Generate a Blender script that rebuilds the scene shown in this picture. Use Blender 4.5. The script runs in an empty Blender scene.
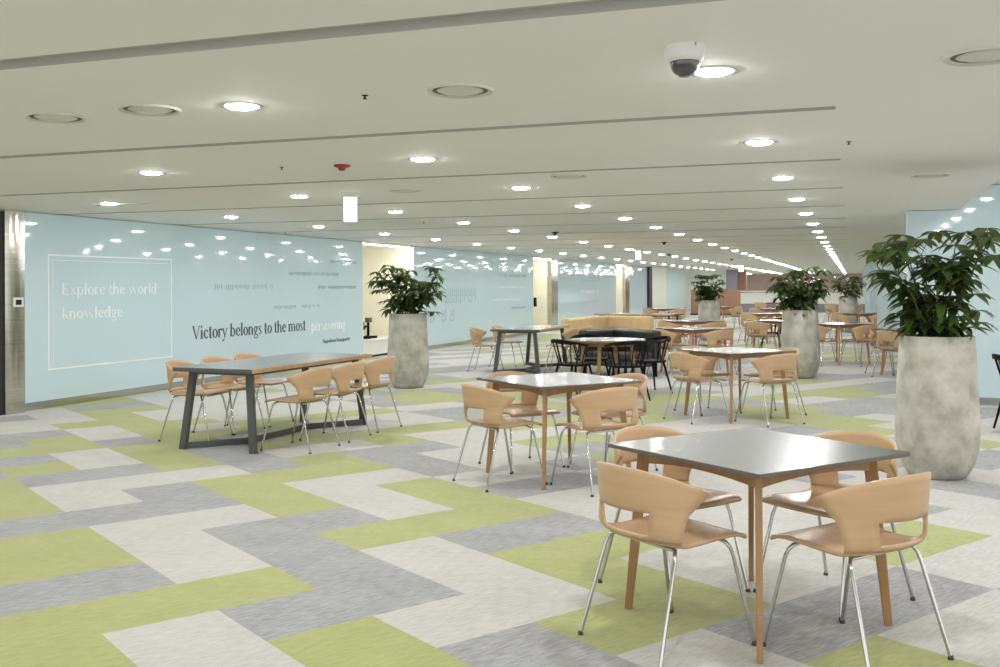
import bpy, bmesh, math, random
from mathutils import Vector, Matrix
C = bpy.context.scene.collection
SC = bpy.context.scene
random.seed(11)
PI = math.pi
CE = 2.36            # ceiling height
WX = -9.2            # left wall plane
rad = math.radians

# ------------------------------------------------------------ materials
def newmat(name):
    m = bpy.data.materials.new(name); m.use_nodes = True
    nt = m.node_tree; b = nt.nodes['Principled BSDF']
    return m, nt, b
def plain(name, col, rough=.5, metal=0., spec=.5, coat=0., emis=None, es=0.):
    m, nt, b = newmat(name)
    b.inputs['Base Color'].default_value = (*col, 1)
    b.inputs['Roughness'].default_value = rough
    b.inputs['Metallic'].default_value = metal
    b.inputs['Specular IOR Level'].default_value = spec
    b.inputs['Coat Weight'].default_value = coat
    b.inputs['Coat Roughness'].default_value = .05
    if emis:
        b.inputs['Emission Color'].default_value = (*emis, 1)
        b.inputs['Emission Strength'].default_value = es
    return m
def noisy(name, c1, c2, scale=(5,5,5), rough=.5, detail=4, bump=0., metal=0., spec=.5, lo=.3, hi=.7, coord='Object', rot=0., coat=0.):
    m, nt, b = newmat(name)
    tc = nt.nodes.new('ShaderNodeTexCoord'); mp = nt.nodes.new('ShaderNodeMapping')
    mp.inputs['Scale'].default_value = scale; mp.inputs['Rotation'].default_value = (0,0,rot)
    n = nt.nodes.new('ShaderNodeTexNoise'); n.inputs['Scale'].default_value = 1; n.inputs['Detail'].default_value = detail
    r = nt.nodes.new('ShaderNodeValToRGB')
    r.color_ramp.elements[0].position = lo; r.color_ramp.elements[0].color = (*c1, 1)
    r.color_ramp.elements[1].position = hi; r.color_ramp.elements[1].color = (*c2, 1)
    L = nt.links.new
    L(tc.outputs[coord], mp.inputs[0]); L(mp.outputs[0], n.inputs[0]); L(n.outputs[0], r.inputs[0]); L(r.outputs[0], b.inputs['Base Color'])
    b.inputs['Roughness'].default_value = rough; b.inputs['Metallic'].default_value = metal
    b.inputs['Specular IOR Level'].default_value = spec
    b.inputs['Coat Weight'].default_value = coat; b.inputs['Coat Roughness'].default_value = .08
    if bump:
        bp = nt.nodes.new('ShaderNodeBump'); bp.inputs['Strength'].default_value = bump; bp.inputs['Distance'].default_value = .01
        L(n.outputs[0], bp.inputs['Height']); L(bp.outputs[0], b.inputs['Normal'])
    return m
def carpet(name, c1, c2, c3):
    m, nt, b = newmat(name); L = nt.links.new
    tc = nt.nodes.new('ShaderNodeTexCoord')
    mp = nt.nodes.new('ShaderNodeMapping'); mp.vector_type = 'TEXTURE'; mp.inputs['Rotation'].default_value = (0,0,PI/2-.5735)
    mp2 = nt.nodes.new('ShaderNodeMapping'); mp2.inputs['Scale'].default_value = (13,70,1)
    n = nt.nodes.new('ShaderNodeTexNoise'); n.inputs['Scale'].default_value = 1; n.inputs['Detail'].default_value = 3
    n2 = nt.nodes.new('ShaderNodeTexNoise'); n2.inputs['Scale'].default_value = 220; n2.inputs['Detail'].default_value = 1
    n3 = nt.nodes.new('ShaderNodeTexNoise'); n3.inputs['Scale'].default_value = 3.0; n3.inputs['Detail'].default_value = 3
    r = nt.nodes.new('ShaderNodeValToRGB')
    r.color_ramp.elements[0].position = .33; r.color_ramp.elements[0].color = (*c1, 1)
    r.color_ramp.elements[1].position = .68; r.color_ramp.elements[1].color = (*c3, 1)
    e = r.color_ramp.elements.new(.5); e.color = (*c2, 1)
    mx = nt.nodes.new('ShaderNodeMath'); mx.operation = 'ADD'
    m2 = nt.nodes.new('ShaderNodeMath'); m2.operation = 'MULTIPLY_ADD'; m2.inputs[1].default_value = .5; m2.inputs[2].default_value = -.25
    m3 = nt.nodes.new('ShaderNodeMath'); m3.operation = 'MULTIPLY_ADD'; m3.inputs[1].default_value = .35; m3.inputs[2].default_value = -.175
    ad = nt.nodes.new('ShaderNodeMath'); ad.operation = 'ADD'
    L(tc.outputs['Object'], mp.inputs[0]); L(mp.outputs[0], mp2.inputs[0]); L(mp2.outputs[0], n.inputs[0])
    L(tc.outputs['Object'], n2.inputs[0]); L(tc.outputs['Object'], n3.inputs[0])
    L(n2.outputs[0], m2.inputs[0]); L(n3.outputs[0], m3.inputs[0])
    L(n.outputs[0], mx.inputs[0]); L(m2.outputs[0], mx.inputs[1]); L(mx.outputs[0], ad.inputs[0]); L(m3.outputs[0], ad.inputs[1])
    L(ad.outputs[0], r.inputs[0]); L(r.outputs[0], b.inputs['Base Color'])
    b.inputs['Roughness'].default_value = .95; b.inputs['Specular IOR Level'].default_value = .15
    b.inputs['Sheen Weight'].default_value = .30; b.inputs['Sheen Roughness'].default_value = .45
    bp = nt.nodes.new('ShaderNodeBump'); bp.inputs['Strength'].default_value = .25; bp.inputs['Distance'].default_value = .004
    L(n2.outputs[0], bp.inputs['Height']); L(bp.outputs[0], b.inputs['Normal'])
    return m

M = {}
M['c_l'] = carpet('light_grey_carpet', (.45,.443,.42), (.52,.513,.49), (.575,.568,.545))
M['c_d'] = carpet('dark_grey_carpet', (.25,.252,.263), (.32,.323,.335), (.41,.412,.42))
M['c_g'] = carpet('green_carpet', (.325,.352,.125), (.37,.40,.15), (.41,.44,.18))
M['ceiling'] = noisy('painted_ceiling', (.81,.81,.775), (.84,.84,.805), (.6,.6,.6), .75, spec=.25)
M['slot'] = plain('ceiling_slot', (.50,.50,.47), .8)
M['glass'] = None
def glasswall():
    m, nt, b = newmat('back_painted_glass')
    b.inputs['Base Color'].default_value = (.60,.75,.815,1); b.inputs['Roughness'].default_value = .04
    b.inputs['Specular IOR Level'].default_value = .36
    return m
M['glass'] = glasswall()
M['steel'] = noisy('brushed_steel', (.50,.48,.43), (.64,.62,.56), (2,2,60), .16, metal=1.)
M['steel_mirror'] = plain('polished_steel', (.55,.53,.48), .12, 1.)
M['dark_metal'] = plain('dark_grey_frame', (.085,.09,.09), .45)
M['black'] = plain('black_lacquer', (.007,.007,.008), .6, spec=.15)
M['blackgap'] = plain('dark_joint', (.03,.03,.03), .6)
M['ply'] = noisy('maple_plywood', (.52,.345,.195), (.59,.40,.24), (3,3,22), .38, detail=3, spec=.45)
M['seatply'] = noisy('maple_seat_plywood', (.50,.32,.19), (.58,.39,.24), (20,3,3), .25, detail=3, spec=.5)
M['oak'] = noisy('oak', (.33,.185,.08), (.41,.24,.105), (14,14,3), .4, detail=3)
M['redoak'] = noisy('reddish_oak', (.50,.20,.10), (.60,.27,.14), (14,14,3), .4, detail=3)
M['chrome'] = plain('chrome', (.58,.58,.58), .12, 1.)
M['rubber'] = plain('rubber', (.05,.05,.05), .7)
M['laminate'] = noisy('dark_laminate', (.17,.17,.178), (.195,.195,.205), (8,8,8), .26, spec=.6, coat=.25)
M['edge'] = plain('table_edge', (.14,.12,.105), .5)
M['edge_oak'] = noisy('oak_edge', (.44,.28,.14), (.52,.34,.18), (3,14,3), .4)
M['concrete'] = None
def concrete():
    m, nt, b = newmat('cast_concrete'); L = nt.links.new
    tc = nt.nodes.new('ShaderNodeTexCoord')
    n = nt.nodes.new('ShaderNodeTexNoise'); n.inputs['Scale'].default_value = 4.4; n.inputs['Detail'].default_value = 8; n.inputs['Roughness'].default_value = .62; n.inputs['Distortion'].default_value = .15
    v = nt.nodes.new('ShaderNodeTexVoronoi'); v.inputs['Scale'].default_value = 26
    n2 = nt.nodes.new('ShaderNodeTexNoise'); n2.inputs['Scale'].default_value = 55; n2.inputs['Detail'].default_value = 3
    r = nt.nodes.new('ShaderNodeValToRGB')
    for p, c in ((.3,(.28,.267,.225)),(.5,(.47,.455,.40)),(.70,(.62,.61,.555))):
        e = r.color_ramp.elements.new(p); e.color = (*c,1)
    r.color_ramp.elements.remove(r.color_ramp.elements[0]); r.color_ramp.elements.remove(r.color_ramp.elements[-1])
    r2 = nt.nodes.new('ShaderNodeValToRGB'); r2.color_ramp.elements[0].position = .03; r2.color_ramp.elements[0].color = (.45,.43,.38,1); r2.color_ramp.elements[1].position = .14; r2.color_ramp.elements[1].color = (1,1,1,1)
    gt = nt.nodes.new('ShaderNodeValToRGB'); gt.color_ramp.elements[0].position = .52; gt.color_ramp.elements[0].color = (0,0,0,1); gt.color_ramp.elements[1].position = .62; gt.color_ramp.elements[1].color = (1,1,1,1)
    mix = nt.nodes.new('ShaderNodeMix'); mix.data_type = 'RGBA'; mix.blend_type = 'MULTIPLY'
    L(tc.outputs['Object'], n.inputs[0]); L(tc.outputs['Object'], v.inputs[0]); L(tc.outputs['Object'], n2.inputs[0])
    L(n.outputs[0], r.inputs[0]); L(v.outputs['Distance'], r2.inputs[0]); L(n2.outputs[0], gt.inputs[0])
    L(gt.outputs[0], mix.inputs[0]); L(r.outputs[0], mix.inputs[6]); L(r2.outputs[0], mix.inputs[7]); L(mix.outputs[2], b.inputs['Base Color'])
    bp = nt.nodes.new('ShaderNodeBump'); bp.inputs['Strength'].default_value = .3; bp.inputs['Distance'].default_value = .01
    L(n.outputs[0], bp.inputs['Height']); L(bp.outputs[0], b.inputs['Normal'])
    b.inputs['Roughness'].default_value = .75
    return m
M['concrete'] = concrete()
M['soil'] = plain('dark_soil', (.04,.03,.02), .9)
def leafmat():
    m, nt, b = newmat('leaf'); L = nt.links.new
    tc = nt.nodes.new('ShaderNodeTexCoord'); n = nt.nodes.new('ShaderNodeTexNoise'); n.inputs['Scale'].default_value = 5
    r = nt.nodes.new('ShaderNodeValToRGB')
    r.color_ramp.elements[0].position = .35; r.color_ramp.elements[0].color = (.010,.028,.009,1)
    r.color_ramp.elements[1].position = .7; r.color_ramp.elements[1].color = (.065,.115,.022,1)
    L(tc.outputs['Object'], n.inputs[0]); L(n.outputs[0], r.inputs[0]); L(r.outputs[0], b.inputs['Base Color'])
    b.inputs['Roughness'].default_value = .35
    t = nt.nodes.new('ShaderNodeBsdfTranslucent'); t.inputs[0].default_value = (.22,.32,.05,1)
    ms = nt.nodes.new('ShaderNodeMixShader'); ms.inputs[0].default_value = .16
    out = nt.nodes['Material Output']
    L(b.outputs[0], ms.inputs[1]); L(t.outputs[0], ms.inputs[2]); L(ms.outputs[0], out.inputs[0])
    return m
M['leaf'] = leafmat()
M['stem'] = plain('stem', (.07,.06,.03), .7)
M['lamp'] = plain('lamp', (1,1,1), .5, emis=(1,.995,.985), es=245.)
M['white'] = plain('white_plastic', (.78,.78,.76), .4)
M['vent'] = plain('vent_white', (.66,.65,.60), .5)
M['ventdark'] = plain('vent_gap', (.13,.13,.12), .7)
M['red'] = plain('red_plastic', (.28,.02,.02), .4)
M['sign'] = plain('lit_sign', (.9,.95,.9), .5, emis=(.9,1,.93), es=2.2)
M['signgreen'] = plain('sign_green', (.2,.55,.35), .5, emis=(.35,.8,.5), es=1.2)
M['dome'] = plain('smoked_dome', (.05,.05,.055), .08, coat=1.)
M['cream'] = plain('cream_wall', (.88,.85,.72), .8)
M['cream_cove'] = plain('cove_light', (1,1,.9), .8, emis=(1,.97,.87), es=60)
M['whitewall'] = plain('white_wall', (.80,.80,.76), .7)
M['pink'] = noisy('pinkish_panel', (.55,.42,.36), (.62,.50,.44), (1,1,3), .6)
M['brownwood'] = noisy('brown_slats', (.30,.16,.10), (.38,.21,.14), (20,20,1), .5)
M['purple'] = plain('grey_violet_panel', (.25,.24,.30), .6)
M['tan'] = noisy('tan_leather', (.60,.44,.24), (.68,.51,.29), (6,6,6), .5)
M['blackleather'] = noisy('black_leather', (.018,.017,.017), (.035,.033,.03), (10,10,10), .4)
M['ink'] = plain('dark_lettering', (.045,.075,.085), .5)
M['inkwhite'] = plain('white_lettering', (.88,.94,.94), .5)
M['inkgrey'] = plain('pale_grey_lettering', (.33,.47,.49), .5)
M['inkmid'] = plain('grey_lettering', (.20,.31,.33), .5)
M['screen'] = plain('dark_screen', (.02,.02,.02), .2)

# ------------------------------------------------------------ mesh builder
class MB:
    def __init__(s): s.v = []; s.f = []; s.mi = []; s.sm = []
    def add(s, vs, fs, mi=0, smooth=False):
        o = len(s.v); s.v += [tuple(v) for v in vs]
        for f in fs: s.f.append(tuple(i+o for i in f)); s.mi.append(mi); s.sm.append(smooth)
    def box(s, x0,y0,z0,x1,y1,z1, mi=0):
        s.add([(x0,y0,z0),(x1,y0,z0),(x1,y1,z0),(x0,y1,z0),(x0,y0,z1),(x1,y0,z1),(x1,y1,z1),(x0,y1,z1)],
              [(0,3,2,1),(4,5,6,7),(0,1,5,4),(1,2,6,5),(2,3,7,6),(3,0,4,7)], mi)
    def bar(s, p, q, w0, w1=None, h0=None, h1=None, up=(0,0,1), mi=0):
        # rectangular bar from p to q; w across, h along 'up'
        p = Vector(p); q = Vector(q); w1 = w0 if w1 is None else w1; h0 = w0 if h0 is None else h0; h1 = w1 if h1 is None else h1
        d = (q-p).normalized(); up = Vector(up)
        if abs(d.dot(up)) > .98: up = Vector((0,1,0))
        sd = d.cross(up).normalized(); u = sd.cross(d).normalized()
        vs = []
        for c, w, h in ((p,w0,h0),(q,w1,h1)):
            for a, b in ((-1,-1),(1,-1),(1,1),(-1,1)): vs.append(c + sd*a*w/2 + u*b*h/2)
        s.add(vs, [(0,1,2,3),(7,6,5,4),(0,4,5,1),(1,5,6,2),(2,6,7,3),(3,7,4,0)], mi)
    def tube(s, pts, r, n=8, mi=0, caps=True):
        pts = [Vector(p) for p in pts]; rs = r if isinstance(r, (list,tuple)) else [r]*len(pts)
        vs = []; prev = None
        for i, p in enumerate(pts):
            d = ((pts[min(i+1,len(pts)-1)] - pts[max(i-1,0)])).normalized()
            if prev is None:
                a = Vector((0,0,1)) if abs(d.z) < .9 else Vector((1,0,0)); sd = d.cross(a).normalized()
            else:
                sd = (prev - d*prev.dot(d)).normalized()
            prev = sd; u = d.cross(sd)
            for k in range(n):
                t = 2*PI*k/n; vs.append(p + (sd*math.cos(t) + u*math.sin(t))*rs[i])
        fs = []
        for i in range(len(pts)-1):
            for k in range(n):
                a = i*n+k; b = i*n+(k+1)%n; fs.append((a,b,b+n,a+n))
        s.add(vs, fs, mi, True)
        if caps:
            s.add(vs[:n], [tuple(range(n))[::-1]], mi); s.add(vs[-n:], [tuple(range(n))], mi)
    def lathe(s, prof, n=32, c=(0,0,0), mi=0, smooth=True, cap=True):
        vs = []
        for r, z in prof:
            for k in range(n):
                t = 2*PI*k/n; vs.append((c[0]+r*math.cos(t), c[1]+r*math.sin(t), c[2]+z))
        fs = []
        for i in range(len(prof)-1):
            for k in range(n):
                a = i*n+k; b = i*n+(k+1)%n; fs.append((a,b,b+n,a+n))
        s.add(vs, fs, mi, smooth)
        for i, o in ((0,1),(len(prof)-1,0)):
            if cap and prof[i][0] > 2e-4:
                ring = vs[i*n:(i+1)*n]; s.add(ring, [tuple(range(n))[::-1] if o else tuple(range(n))], mi)
    def prism(s, poly, z0, z1, mi=0):
        n = len(poly)
        s.add([(x,y,z0) for x,y in poly]+[(x,y,z1) for x,y in poly],
              [tuple(range(n))[::-1], tuple(range(n,2*n))]+[(i,(i+1)%n,(i+1)%n+n,i+n) for i in range(n)], mi)
    def build(s, name, mats, parent=None, bevel=0., solid=0., seg=2, subd=0):
        me = bpy.data.meshes.new(name); me.from_pydata(s.v, [], s.f)
        if not isinstance(mats, (list,tuple)): mats = [mats]
        for m in mats: me.materials.append(m)
        me.polygons.foreach_set('material_index', s.mi); me.polygons.foreach_set('use_smooth', s.sm)
        me.validate(); me.update()
        o = bpy.data.objects.new(name, me); C.objects.link(o)
        if parent: o.parent = parent
        if solid:
            md = o.modifiers.new('s','SOLIDIFY'); md.thickness = solid; md.offset = 0
        if subd:
            md = o.modifiers.new('u','SUBSURF'); md.levels = subd; md.render_levels = subd
        if bevel:
            md = o.modifiers.new('b','BEVEL'); md.width = bevel; md.segments = seg; md.limit_method = 'ANGLE'
        return o
def tag(o, label, cat, group=None):
    o['label'] = label; o['category'] = cat
    if group: o['group'] = group
    return o
def thing(name, label, cat, loc=(0,0,0), rz=0., group=None):
    o = bpy.data.objects.new(name, None); C.objects.link(o); o.empty_display_size = .1
    o.location = loc; o.rotation_euler = (0,0,rz)
    return tag(o, label, cat, group)
def struct(o): o['kind'] = 'structure'; return o
def dup(root, loc, rz, label, group=None):
    r = root.copy(); C.objects.link(r); r.location = loc; r.rotation_euler = (0,0,rz); r['label'] = label
    if group: r['group'] = group
    elif 'group' in r: del r['group']
    for ch in list(root.children):
        c = ch.copy(); C.objects.link(c); c.parent = r
        for g in list(ch.children):
            d = g.copy(); C.objects.link(d); d.parent = c
    return r

# ------------------------------------------------------------ FLOOR: square carpet tiles in three colours
TILES = [(-22,-1,[1]),(-21,-1,[0,0]),(-20,-2,[0,1,1,2,1]),(-19,-3,[1,0,0,0,0,0,0]),(-18,-3,[1,1,0,0,0,0,0,0,0]),(-17,-4,[1,1,0,0,2,0,0,0,0,0,0,2]),(-16,-5,[1,0,1,1,1,1,1,1,1,1,0,0,0,0]),(-15,-5,[2,0,0,0,1,1,1,0,1,1,1,1,1,0,0,0]),(-14,-6,[0,0,2,1,2,2,1,0,0,2,2,1,1,0,0,0,0,0]),(-13,-6,[1,1,1,1,1,1,1,1,0,0,2,0,0,0,1,0,0,0,0,1]),(-12,-7,[0,0,2,2,2,2,2,2,1,1,0,0,0,0,1,0,0,0,0,0,0,0]),(-11,-8,[1,1,1,2,1,1,0,0,0,0,0,0,0,0,1,0,0,0,1,1,0,1,0,0,0]),(-10,-8,[2,2,2,2,2,2,1,1,1,1,0,0,0,1,0,0,0,0,0,0,0,0,0,1,0,0]),(-9,-9,[1,1,1,1,0,0,0,1,1,0,0,0,0,0,1,0,0,0,0,0,1,1,0,0,0,0,0,0,0]),(-8,-10,[1,0,0,0,0,0,1,1,1,0,0,0,0,0,0,1,0,0,0,0,0,0,0,0,1,1,0,0,0,1,0]),(-7,-10,[0,1,1,2,2,2,0,0,0,0,0,0,0,0,0,1,1,0,0,1,0,1,0,0,0,1,0,0,0,0,0,0,1]),(-6,-11,[0,0,1,0,0,1,0,1,1,1,1,1,0,0,0,0,0,0,0,0,1,0,0,0,0,0,0,1,0,0,0,0,0,0,0,0]),(-5,-12,[1,1,1,1,1,1,1,0,0,1,1,1,0,0,0,2,1,0,0,0,1,0,0,0,0,0,1,1,0,0,0,0,1,0,0,0,0,1]),(-4,-12,[1,0,0,1,0,0,2,2,2,2,2,1,0,0,0,0,2,0,0,1,1,1,1,0,0,0,0,1,0,0,1,0,0,0,0,0,0,1]),(-3,-13,[0,0,0,0,1,0,0,0,0,0,0,2,0,0,2,1,0,1,1,1,0,0,0,0,0,1,0,0,0,0,0,0,0,0,0,0,0,1]),(-2,-14,[1,1,1,0,0,0,0,0,0,0,0,0,0,0,0,2,1,2,2,0,0,2,2,0,0,1,0,1,1,0,1,0,1,0,0,0,0,0]),(-1,-14,[2,2,2,2,1,1,0,2,2,2,2,0,0,2,0,2,0,0,2,0,0,0,0,1,0,1,0,0,0,0,0,0,0,0,0,1,1,1]),(0,-14,[2,2,2,2,2,1,1,1,1,1,0,0,2,2,0,1,1,0,2,2,0,0,0,0,0,0,0,1,1,0,1,0,0,1,1,0,0]),(1,-14,[0,0,1,1,0,2,2,1,1,1,1,1,1,2,2,2,1,0,1,1,0,0,0,0,1,0,1,0,0,2,0,1,1,2,1,1]),(2,-14,[0,0,0,1,2,2,2,2,0,0,0,0,0,1,1,0,1,2,2,2,0,0,0,0,0,1,0,0,1,0,0,0,0,0,0,1]),(3,-14,[2,0,1,1,1,1,1,2,2,0,0,0,0,2,2,0,1,1,0,2,1,1,0,0,0,0,0,0,0,2,0,1,1,1,1]),(4,-14,[1,1,1,1,1,1,1,1,1,0,0,0,0,2,2,0,0,2,0,2,0,0,1,2,0,1,0,1,1,2,2,0,1,1]),(5,-14,[0,0,0,0,0,1,1,1,0,2,2,2,0,1,1,1,1,2,0,0,1,0,0,1,1,0,0,0,0,2,2,1,1,1]),(6,-14,[0,0,0,2,2,2,0,0,0,0,0,0,0,2,2,0,1,2,2,2,1,0,0,2,2,0,0,0,0,2,2,2,1]),(7,-14,[0,0,0,0,0,2,2,0,0,1,0,0,0,2,2,0,0,0,1,2,1,1,0,0,0,0,2,2,1,1,2,1]),(8,-13,[1,1,1,1,1,0,1,1,0,1,1,1,2,2,1,1,2,1,0,0,2,0,0,2,2,2,1,2,1,1,1]),(9,-11,[2,0,2,2,1,2,0,0,0,0,1,1,2,0,2,1,2,2,2,2,2,1,1,1,1,1,2,2]),(10,-10,[2,0,1,1,1,1,1,1,1,2,1,1,0,2,2,0,2,0,0,0,1,2,2,2,0,0]),(11,-8,[2,2,2,1,0,0,0,0,2,2,2,1,2,2,2,0,0,0,1,1,1,2,0,0]),(12,-6,[2,2,0,0,1,1,1,1,2,0,2,0,2,2,2,2,0,0,1,2,2]),(13,-5,[1,2,2,2,0,0,1,1,0,2,2,0,0,0,0,1,2,2,2,2]),(14,-3,[0,0,2,0,0,0,2,2,0,0,0,0,0,1,2,2,1]),(15,-2,[0,0,0,0,0,0,2,0,0,0,0,1,0,1,2]),(16,0,[1,1,1,0,2,2,0,0,0,0,0,2,0]),(17,1,[1,0,0,1,1,0,0,0,0,2,2]),(18,3,[2,2,2,0,0,0,2,0]),(19,4,[2,2,0,0,0,0,0]),(20,6,[0,0,0,0]),(21,8,[0])]
AN = .5735; A0 = 1.3044*1.45/1.5; B0 = 3.9846*1.45/1.5; TT = .5216*1.45/1.5
AV = (math.sin(AN), math.cos(AN)); BV = (-math.cos(AN), math.sin(AN))
def t2w(i, j):
    a = A0+TT*i; b = B0+TT*j
    return (a*AV[0]+b*BV[0], a*AV[1]+b*BV[1])
near = {}
for j, a, st in TILES:
    for k, ch in enumerate(st): near[(a+k, j)] = ch
R1 = random.Random(5); mem = {}
fl = MB(); 
for i in range(-20, 175):
    for j in range(-34, 125):
        x, y = t2w(i+.5, j+.5)
        if not (-11.4 < x < 7.2 and -3.2 < y < 84.6): continue
        k = near.get((i,j))
        if k is None:
            nb = mem.get((i-1,j)); k = nb if nb is not None and R1.random() < .5 else R1.choice((0,0,0,0,1,1,1,2,2))
        mem[(i,j)] = k
        q = [t2w(i,j), t2w(i+1,j), t2w(i+1,j+1), t2w(i,j+1)]
        fl.add([(px,py,0) for px,py in q], [(3,2,1,0)], k)
o = struct(fl.build('floor', [M['c_l'],M['c_d'],M['c_g']]))
# the order of the corners decides which way the carpet faces: upward
me = o.data
bm = bmesh.new(); bm.from_mesh(me); bmesh.ops.recalc_face_normals(bm, faces=bm.faces)
if bm.faces[:][0].normal.z < 0: bmesh.ops.reverse_faces(bm, faces=bm.faces)
bmesh.ops.remove_doubles(bm, verts=bm.verts, dist=1e-4); bm.to_mesh(me); bm.free()

# ------------------------------------------------------------ CEILING with recessed slots
LX0 = -.555; LSX = 2.3325; LY0 = 4.331; LSY = 2.2487
cl = MB()
YB = 84.0; XE = -.08; SW = .10; SD = .035
ys = [-3.0]
k = -3
slots = []
while True:
    yc = LY0 - 1.14 + LSY*k
    if yc > YB-1: break
    if yc > -2.5: slots.append(yc)
    k += 1
for yc in slots:
    w = .15 if abs(yc-3.19) < .1 else SW
    cl.add([(-11.5,ys[-1],CE),(XE,ys[-1],CE),(XE,yc-w/2,CE),(-11.5,yc-w/2,CE)], [(0,3,2,1)])
    x1 = XE if yc > 4 else 3.0
    if x1 > XE: x1 = XE
    cl.add([(-11.5,yc-w/2,CE),(x1,yc-w/2,CE),(x1,yc-w/2,CE+SD),(-11.5,yc-w/2,CE+SD),
            (-11.5,yc+w/2,CE),(x1,yc+w/2,CE),(x1,yc+w/2,CE+SD),(-11.5,yc+w/2,CE+SD)],
           [(0,1,2,3),(4,7,6,5),(2,6,7,3),(1,5,6,2)], 1)
    ys.append(yc+w/2)
cl.add([(-11.5,ys[-1],CE),(XE,ys[-1],CE),(XE,YB,CE),(-11.5,YB,CE)], [(0,3,2,1)])
cl.add([(XE,-3,CE),(1.2,-3,CE),(1.2,YB,CE),(XE,YB,CE)], [(0,3,2,1)])
cl.add([(1.2,-3,CE),(1.53,-3,CE+.29),(1.53,YB,CE+.29),(1.2,YB,CE)], [(0,3,2,1)])
cl.add([(1.53,-3,CE+.29),(7,-3,CE+.29),(7,YB,CE+.29),(1.53,YB,CE+.29)], [(0,3,2,1)])
# roof deck above the plasterboard
cl.box(-11.5,-3,CE+.31,7,YB,CE+.4)
struct(cl.build('ceiling', [M['ceiling'], M['slot']]))

# ------------------------------------------------------------ LEFT WALL: glass panels, openings, steel
def wl_box(mb, y0, y1, z0, z1, d=.0, t=.12, mi=0): mb.box(WX-t, y0, z0, WX+d, y1, z1, mi)
KH = .095
panels = [(9.30,17.95),(20.45,29.27),(31.95,40.67),(43.25,47.29),(52.6,59.4)]
for y0, y1 in panels:
    m = MB(); wl_box(m, y0, y1, KH, CE-.012)
    # vertical butt joints every 2.2 m are only hairlines in the glass
    struct(m.build('wall_left', M['glass']))
    m = MB(); wl_box(m, y0, y1, 0, KH, -.015)
    struct(m.build('baseboard_left', M['steel_mirror']))
# steel pier and dark frame at the near end
m = MB()
n = 10
for i in range(n):      # gently bowed face
    a0 = i/n; a1 = (i+1)/n
    x0 = WX+.03+.02*math.sin(PI*a0); x1 = WX+.03+.02*math.sin(PI*a1)
    y0 = 9.0+.29*a0; y1 = 9.0+.29*a1
    m.add([(x0,y0,0),(x1,y1,0),(x1,y1,CE),(x0,y0,CE)], [(0,1,2,3)], 0, True)
m.box(WX-.2,9.0,0,WX+.03,9.29,CE)
struct(m.build('wall_left', M['steel']))
m = MB(); wl_box(m, 8.9, 9.0, 0, CE-.02, .0); struct(m.build('trim_1', M['blackgap']))
m = MB(); wl_box(m, 8.1, 8.9, 0, CE, .0); d1 = struct(m.build('door_1', M['steel']))
m = MB(); m.box(WX, 8.84, .9, WX+.05, 8.87, 1.3); m.build('door_handle', M['chrome'], d1)
m = MB(); wl_box(m, -3, 8.1, 0, CE, 0); struct(m.build('wall_left', M['whitewall']))
# recessed cream openings
for k, (y0, y1, ys_) in enumerate(((17.95,20.45,None),(29.27,31.2,31.95),(40.67,42.4,43.25))):
    m = MB(); XB = WX-1.6
    m.box(XB-.05,y0-.05,0,XB,(ys_ or y1)+.05,CE)
    m.box(XB,y0-.06,0,WX-.13,y0,CE); m.box(XB,y1,0,WX-.13,y1+.06,CE)
    struct(m.build('wall_left', M['cream']))
    m = MB(); m.box(WX-.10,y0,CE-.035,WX+.01,y1,CE-.002); m.box(WX-.10,y0,.0,WX+.01,y0+.03,CE-.035)
    struct(m.build('trim_%d' % (k+2), M['whitewall']))
    if ys_:
        m = MB(); m.box(WX-.11,y1+.005,0,WX+.02,ys_,CE-.002); struct(m.build('wall_left', M['steel']))
m = MB(); wl_box(m, 47.29, 48.0, 0, CE, .12); struct(m.build('trim_5', M['blackgap']))
m = MB(); wl_box(m, 48.0, 52.6, 0, CE); wl_box(m, 48.0,52.6,.42,.50,.02); struct(m.build('wall_left', M['whitewall']))
m = MB(); wl_box(m, 59.4, YB, 0, CE); struct(m.build('wall_left', M['whitewall']))
# lamp strip glowing in the head of the first opening
o = MB(); o.box(WX-.09,18.0,CE-.05,WX-.04,20.3,CE-.036)
tag(o.build('light_strip', M['cream_cove']), 'warm light strip in the head of the cream opening behind the left planter', 'light')
for y0, y1, lab in ((29.3,31.1,'added warm light strip brightening the second cream opening'),(40.7,42.3,'added warm light strip brightening the third cream opening')):  # glowing strips added to brighten these two openings
    o = MB(); o.box(WX-.09,y0,CE-.05,WX-.04,y1,CE-.036); tag(o.build('light_strip', M['cream_cove']), lab, 'light')

# far end
m = MB(); m.box(-9.2,YB,0,7,YB+.1,CE+.3); struct(m.build('wall_back', M['pink']))
m = MB(); m.box(-9.2,60.0,0,-6.3,60.15,CE); struct(m.build('wall_partition', M['whitewall']))
m = MB(); m.box(-6.3,60.0,0,-5.85,60.5,CE); struct(m.build('wall_pier', M['brownwood']))
m = MB(); m.box(-6.95,59.6,0,-6.3,60.0,CE); struct(m.build('wall_pier', M['purple']))
t = thing('wooden_screen', 'low brown slatted wood screen behind the far left planter', 'screen', (-6.45,50.0,0))
m = MB()
m.box(-1.1,0,0,1.3,.06,1.2); m.build('panel', M['brownwood'], t)
m = MB(); m.box(-1.12,-.02,1.2,1.32,.08,1.24); m.build('cap_rail', M['redoak'], t)
m = MB(); m.box(-1.12,-.02,0,1.32,.08,.08); m.build('plinth', M['blackgap'], t)
t = thing('serving_counter', 'long white serving counter with grey violet base at the far end', 'counter', (-5.8,56,0))
m = MB(); m.box(0,0,.46,6.6,.7,1.0); m.build('front_panel', M['whitewall'], t)
m = MB(); m.box(-.02,-.04,0,6.62,.7,.46); m.build('base', M['purple'], t)
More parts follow.
